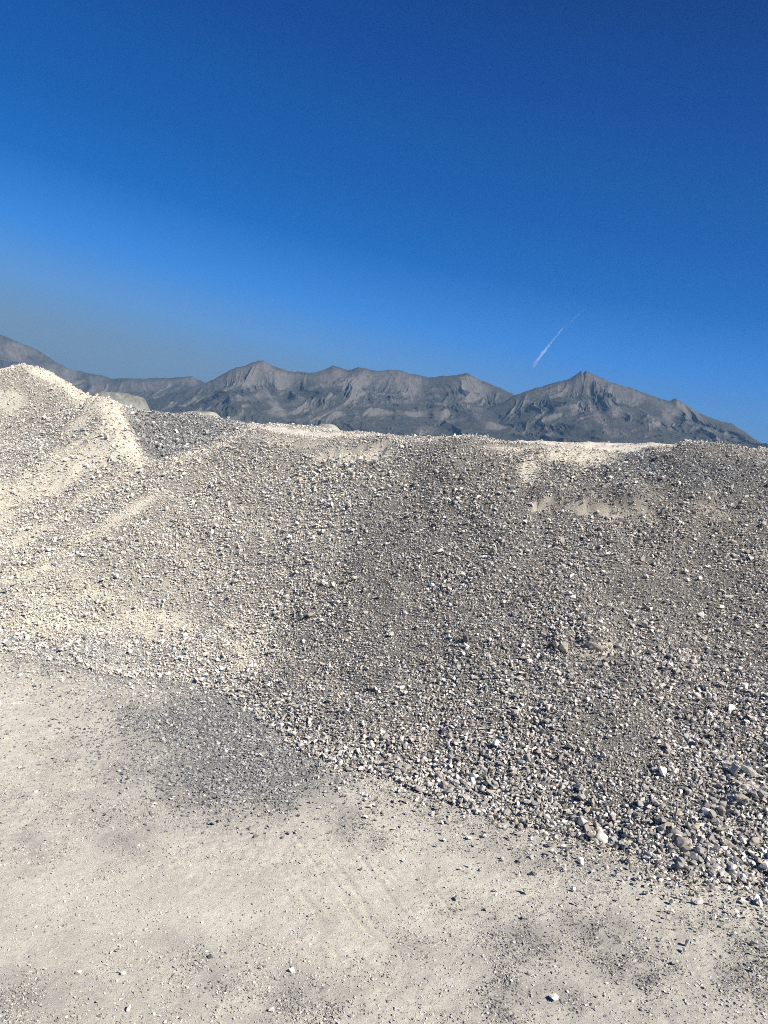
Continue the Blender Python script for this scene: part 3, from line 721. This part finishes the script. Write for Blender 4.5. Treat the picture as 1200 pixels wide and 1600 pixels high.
for _k, _v in {'long grey slab with': 'long grey slab', 'brightest white': 'brightest white stone', 'brown stone in shadow': 'shaded brown stone', 'rounded tan cobble at the toe': 'rounded tan cobble', 'olive grey': 'olive grey cobble', 'white triangular': 'white triangular stone', 'tall pale stone': 'tall pale stone', 'large pale cobble': 'large pale cobble', 'rounded pale cobble': 'rounded pale cobble', 'dark grey oval': 'dark grey oval stone', 'white wedge': 'white wedge stone', 'round tan stone': 'round tan stone at right edge', 'big white stone cut': 'big white edge stone', 'curved white': 'curved white stone', 'flat white stone lying level': 'flat level white stone', 'thin white sliver': 'thin white sliver', 'flat grey plate': 'flat grey plate', 'flat tan plate': 'flat tan plate', 'white upright stone near the right': 'white upright stone by the right edge', 'dark stone near the right edge': 'dark stone near right edge', 'round white stone alone': 'round white stone high on the slope', 'small white pyramid': 'white pyramid stone', 'leaning white': 'leaning white stone', 'square white': 'square white stone', 'white stone high on the right slope': 'white stone below the topmost pair', 'flat white stone near the right edge high': 'flat white stone by the right edge', 'uppermost': 'uppermost white stone', 'flat white stone left of a pale twin': 'flat white stone with a pale twin', 'rounded tan boulder': 'rounded tan boulder', 'large brown earth clod': 'brown earth clod', 'crumbly tan': 'crumbly tan clod', 'square pale grey': 'square pale grey stone', 'half grey': 'half white stone at the toe', 'blocky white stone at': 'blocky white stone', 'pale stone low on the middle': 'pale stone low in the middle', 'white stone with a dark cobble': 'white stone under the dark cobble', 'small white stone high in the middle': 'small white stone high mid bank', 'low white stone in': 'low white stone', 'tan cobble left of': 'tan cobble left of centre', 'white cobble near the left': 'white cobble at the left end', 'tan boulder on the left': 'tan boulder on the left shoulder', 'tan stone with a black': 'tan stone at the left tip', 'white stone on the edge between': 'white stone by the dark grit'}.items():
    for L_ in LISTED:
        if L_[-1].startswith(_k): SHORT[L_[-1]] = _v
LAND = [(px, py, re_short(label)) for px, py, *_r, label in LISTED if py < 1385]
LAND = [(px, py, nm) for (px, py, nm) in LAND if nm]
SIDE = ['to the right of', 'to the lower right of', 'directly below', 'to the lower left of', 'to the left of', 'to the upper left of', 'directly above', 'to the upper right of']
ORD = ['nearest', 'second', 'third', 'fourth', 'fifth', 'sixth', 'seventh', 'eighth', 'ninth', 'tenth', 'eleventh', 'twelfth']
r2 = random.Random(4); slots = {}
for j in big:
    d_ = [((spx[j] - a) ** 2 + (spy[j] - b) ** 2, a, b, nm) for a, b, nm in LAND]; dd_, a, b, nm = min(d_)
    q_ = int(round(math.atan2(spy[j] - b, spx[j] - a) / (math.pi / 4))) % 8
    mk = r2.choices(['grey', 'pale', 'tan'], [6, 2, 3])[0]
    slots.setdefault((nm, q_, mk), []).append((dd_, j))
for (nm, q_, mk), L_ in slots.items():
    for rank, (dd_, j) in enumerate(sorted(L_)):
        o = link(bpy.data.objects.new('stone', PROTO[(mk, r2.randrange(6))]))
        s = float(SS[j]); o.location = SP[j]; o.scale = (s * .95, s * .95, s * .95)
        o.rotation_euler = (r2.uniform(-.7, .7), r2.uniform(-.7, .7), r2.uniform(0, 6.28))
        word = {'grey': 'grey', 'pale': 'pale', 'tan': 'brownish'}[mk]
        pre = f'larger {word} stone' if rank == 0 else f'{ORD[min(rank, 11)]} larger {word} stone'
        tag(o, f'{pre} {SIDE[q_]} the {nm}', 'stone', 'larger loose stones on the coarse bank')

# ------------------------------------------------------------------ heaps farther off
def heap(label, px, py, Y, rx, ry, flat, colr, seed):
    c = P(px, py, Y); top = c[2]; a = np.linspace(-1.25, 1.25, 150); X, Y_ = np.meshgrid(a, a)
    rr = np.sqrt(X ** 2 + Y_ ** 2); z = np.clip(1 - np.clip((rr - flat) / (1 - flat), 0, 1.4), -.3, 1)
    z = z * z * (3 - 2 * np.clip(z, 0, 1)) * 0.35 + z * 0.65
    wx, wy = c[0] + X * rx, c[1] + Y_ * ry
    z = z * top + 0.05 * top * fbm(wx * 0.5, wy * 0.5, seed, 4) * (rr < 1.1) - 0.06 * top * ridged(wx * 1.3, wy * .3, seed, 4) * sstep(.3, .6, rr)
    cc = np.tile(np.array(colr), (*X.shape, 1)) * (1 + 0.35 * fbm(wx * 1.6, z * 1.2, seed + 3, 4, .65) + 0.35 * fbm(wx * 7, (z + wy * .5) * 7, seed + 4, 3, .7) - 0.25 * sstep(.78, .95, z / top))[..., None]
    o = grid_obj('gravel_pile', wx, wy, z, (rr < 1.2)[:-1, :-1], cc, M_BANK)
    tag(o, label, 'gravel pile', 'gravel piles in the quarry yard')
heap('smooth flat topped grey sand heap far behind the cream spur', 182, 617, 62, 4.6, 6, 0.45, (0.24, 0.25, 0.24), 700)
heap('small white heap showing just over the crest, left of centre', 512, 664, 40, 3.6, 4, 0.1, (0.50, 0.49, 0.46), 720)
heap('low pale heap beyond the grey bank on the left', 318, 645, 34, 3.6, 4, 0.15, (0.42, 0.41, 0.38), 740)

# ------------------------------------------------------------------ mountains
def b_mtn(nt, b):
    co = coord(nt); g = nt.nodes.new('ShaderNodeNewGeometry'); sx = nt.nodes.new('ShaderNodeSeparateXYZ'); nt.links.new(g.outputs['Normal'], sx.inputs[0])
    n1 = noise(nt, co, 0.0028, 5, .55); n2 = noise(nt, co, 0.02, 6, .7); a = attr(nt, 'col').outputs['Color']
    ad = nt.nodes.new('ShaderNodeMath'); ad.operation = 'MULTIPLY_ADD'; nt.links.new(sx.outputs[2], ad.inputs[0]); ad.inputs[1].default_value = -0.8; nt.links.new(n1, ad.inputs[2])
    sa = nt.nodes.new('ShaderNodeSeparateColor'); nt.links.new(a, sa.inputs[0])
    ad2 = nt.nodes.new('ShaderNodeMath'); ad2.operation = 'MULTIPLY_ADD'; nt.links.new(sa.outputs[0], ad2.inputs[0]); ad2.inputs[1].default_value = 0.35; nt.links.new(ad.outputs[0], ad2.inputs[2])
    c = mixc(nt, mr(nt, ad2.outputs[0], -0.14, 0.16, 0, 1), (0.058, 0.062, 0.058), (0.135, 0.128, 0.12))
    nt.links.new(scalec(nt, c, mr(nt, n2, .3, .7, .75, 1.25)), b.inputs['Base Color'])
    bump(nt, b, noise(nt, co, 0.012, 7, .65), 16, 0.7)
M_MTN = mat('mountain_rock', b_mtn)
def mountain(name, sil, Yr, D, seed, spacing, cliffs):
    sp = np.array(sil, float); xs_px = np.linspace(sp[0, 0], sp[-1, 0], 900)
    ypx = np.interp(xs_px, sp[:, 0], sp[:, 1])
    ypx = ypx + 2.2 * fbm(xs_px / 16, xs_px * 0 + seed, seed, 5, .6)
    ridge = np.array([P(a, b, Yr) for a, b in zip(xs_px, ypx)])
    rows = 260; back = 30
    d = np.r_[np.linspace(-0.35, -0.012, back), np.linspace(0, 1, rows) ** 1.1]
    Dm, _ = np.meshgrid(d, xs_px, indexing='ij'); Xr = np.tile(ridge[:, 0], (len(d), 1)); Sr = np.tile(ridge[:, 2], (len(d), 1))
    # rays fan a little: keep x fixed, walk towards the viewer
    Yw = Yr - Dm * D; Xw = Xr * (1 - 0.28 * np.clip(Dm, 0, 1) * D / Yr)
    dd = np.abs(Dm)
    dd = np.abs(Dm)
    prof = np.where(Dm < 0, 1 - (dd / .35) ** 1.0 * 0.8, (1 - dd) ** 1.25 * 0.85 + (1 - dd) * 0.15)
    sm = np.convolve(np.pad(ridge[:, 2], 45, mode='edge'), np.hanning(91) / np.hanning(91).sum(), 'valid')
    Sr = Sr + (np.minimum(sm, ridge[:, 2] * 1.02)[None] - Sr) * sstep(0, 0.07, dd) * (Dm > 0)
    w = fbm(Xw / 1100, Dm * 1.8, seed + 3, 4)
    u = Xw / spacing + w * 2.6 + 1.2 * Dm * np.sin(Xw / 700 + seed)
    g1 = ridged(u * 1.25, Dm * 1.9 + w * 1.4, seed + 5, 7, .62); g2 = ridged((Xw + 0.5 * Yw) / 130 + w * 3, Yw / 330 + w, seed + 9, 5, .6)
    env = sstep(0, 0.10, dd) * (1 - 0.55 * dd)
    z = Sr * prof - Sr * env * (0.20 * (1 - g1) + 0.04 * (1 - g2)) + 0.015 * Sr * env * fbm(Xw / 120, Yw / 120, seed + 13, 4)
    z = z - 8 - 60 * sstep(.93, 1, dd) * (Dm > 0)
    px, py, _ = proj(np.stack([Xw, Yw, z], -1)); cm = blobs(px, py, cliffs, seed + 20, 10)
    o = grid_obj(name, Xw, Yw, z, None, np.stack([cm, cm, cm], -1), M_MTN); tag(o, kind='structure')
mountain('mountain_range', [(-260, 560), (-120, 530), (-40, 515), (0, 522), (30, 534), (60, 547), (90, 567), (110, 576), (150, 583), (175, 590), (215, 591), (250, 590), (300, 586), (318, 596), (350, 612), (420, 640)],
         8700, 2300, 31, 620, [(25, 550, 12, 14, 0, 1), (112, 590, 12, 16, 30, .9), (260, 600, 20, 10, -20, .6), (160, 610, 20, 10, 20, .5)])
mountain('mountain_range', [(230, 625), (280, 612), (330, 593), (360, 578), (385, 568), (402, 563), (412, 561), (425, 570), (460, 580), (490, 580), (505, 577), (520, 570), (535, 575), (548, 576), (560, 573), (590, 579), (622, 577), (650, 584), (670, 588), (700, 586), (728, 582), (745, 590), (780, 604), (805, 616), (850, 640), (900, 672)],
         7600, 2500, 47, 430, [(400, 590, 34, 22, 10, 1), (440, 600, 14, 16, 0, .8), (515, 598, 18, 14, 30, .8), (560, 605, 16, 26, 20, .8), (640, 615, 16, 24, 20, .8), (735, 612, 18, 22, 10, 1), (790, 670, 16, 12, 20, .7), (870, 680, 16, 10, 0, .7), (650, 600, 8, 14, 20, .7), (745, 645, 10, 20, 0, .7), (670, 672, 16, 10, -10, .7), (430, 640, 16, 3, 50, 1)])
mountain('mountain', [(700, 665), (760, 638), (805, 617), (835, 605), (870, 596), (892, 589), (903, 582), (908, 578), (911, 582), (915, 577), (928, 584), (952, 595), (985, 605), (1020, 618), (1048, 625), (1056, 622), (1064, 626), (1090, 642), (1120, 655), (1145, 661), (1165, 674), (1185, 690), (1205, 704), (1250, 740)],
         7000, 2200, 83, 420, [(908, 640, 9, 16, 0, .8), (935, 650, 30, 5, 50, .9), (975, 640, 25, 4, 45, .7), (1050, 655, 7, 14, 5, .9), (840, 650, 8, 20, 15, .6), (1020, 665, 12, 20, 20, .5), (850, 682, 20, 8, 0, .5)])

# ------------------------------------------------------------------ contrail
def b_trail(nt, b):
    b.inputs['Base Color'].default_value = (0.9, 0.92, 0.95, 1); b.inputs['Roughness'].default_value = 1.0
    co = coord(nt); w = mr(nt, noise(nt, co, 0.004, 5, .65), .30, .70, .08, .34)
    m_ = nt.nodes.new('ShaderNodeMath'); m_.operation = 'MULTIPLY'; nt.links.new(w, m_.inputs[0]); nt.links.new(attr(nt, 'col').outputs['Fac'], m_.inputs[1])
    nt.links.new(m_.outputs[0], b.inputs['Alpha'])
mt = mat('ice_trail', b_trail)
TP = [(832, 578, 3), (838, 566, 8), (847, 553, 9), (856, 541, 7), (864, 532, 5), (872, 522, 4), (880, 512, 3.2), (890, 505, 2), (900, 495, 2.2), (912, 484, 2.6)]
V, Fc = [], []; ns = 14; YT = 18000
for a, b in zip(np.linspace(0, len(TP) - 1, 60), range(60)):
    i = min(int(a), len(TP) - 2); f = a - i; q = [TP[i][k] + (TP[i + 1][k] - TP[i][k]) * f for k in range(3)]
    c = P(q[0], q[1], YT + a * 90); rad = q[2] / FPX * YT * 0.62 * (0.9 + 0.2 * random.random())
    c = c + np.array([random.uniform(-1, 1), 0, random.uniform(-1, 1)]) * rad * 0.25
    if b in (0, 59): rad *= 0.1
    dx, dz = 0.82, 0.57
    for s in range(ns):
        t = s / ns * 2 * math.pi; V.append(c + np.array([dx * math.cos(t), math.sin(t) * .6, dz * math.cos(t)]) * rad)
for b in range(59):
    for s in range(ns): Fc.append([b * ns + s, b * ns + (s + 1) % ns, (b + 1) * ns + (s + 1) % ns, (b + 1) * ns + s])
Fc.append(list(range(ns))[::-1][:4])
me = bpy.data.meshes.new('contrail'); _tc = []
for b in range(60):
    t = b / 59; w_ = min(1, t * 5) * (1 - t * 0.55) * (0.5 if 0.74 < t < 0.80 else 1); _tc += [w_] * ns
me.from_pydata([tuple(v) for v in V], [], Fc[:-1] + [list(range(ns))[::-1], list(range(59 * ns, 60 * ns))]); me.materials.append(mt)
_at = me.attributes.new('col', 'FLOAT_COLOR', 'POINT'); _at.data.foreach_set('color', np.repeat(np.array(_tc, np.float32), 4))
me.polygons.foreach_set('use_smooth', np.ones(len(me.polygons), bool))
tag(link(bpy.data.objects.new('contrail', me)), 'thin white vapour trail slanting in the blue sky above the right peak', 'contrail')

# ------------------------------------------------------------------ air
HAZE = 3.6e-5
def b_haze(nt, b):
    for l in list(nt.links):
        if l.to_node.type == 'OUTPUT_MATERIAL': nt.links.remove(l)
    o = [x for x in nt.nodes if x.type == 'OUTPUT_MATERIAL'][0]; nt.nodes.remove(b)
    v = nt.nodes.new('ShaderNodeVolumePrincipled'); v.inputs['Color'].default_value = (0.20, 0.46, 0.84, 1); v.inputs['Density'].default_value = HAZE; v.inputs['Anisotropy'].default_value = 0.0
    nt.links.new(v.outputs[0], o.inputs['Volume'])
mh = mat('air', b_haze)
bm = bmesh.new(); bmesh.ops.create_cube(bm, size=1)
for v in bm.verts: v.co = Vector((v.co.x * 33000, v.co.y * 33000, -80 if v.co.z < 0 else 1120))
me = bpy.data.meshes.new('haze'); bm.to_mesh(me); bm.free(); me.materials.append(mh)
tag(link(bpy.data.objects.new('haze', me)), kind='stuff')
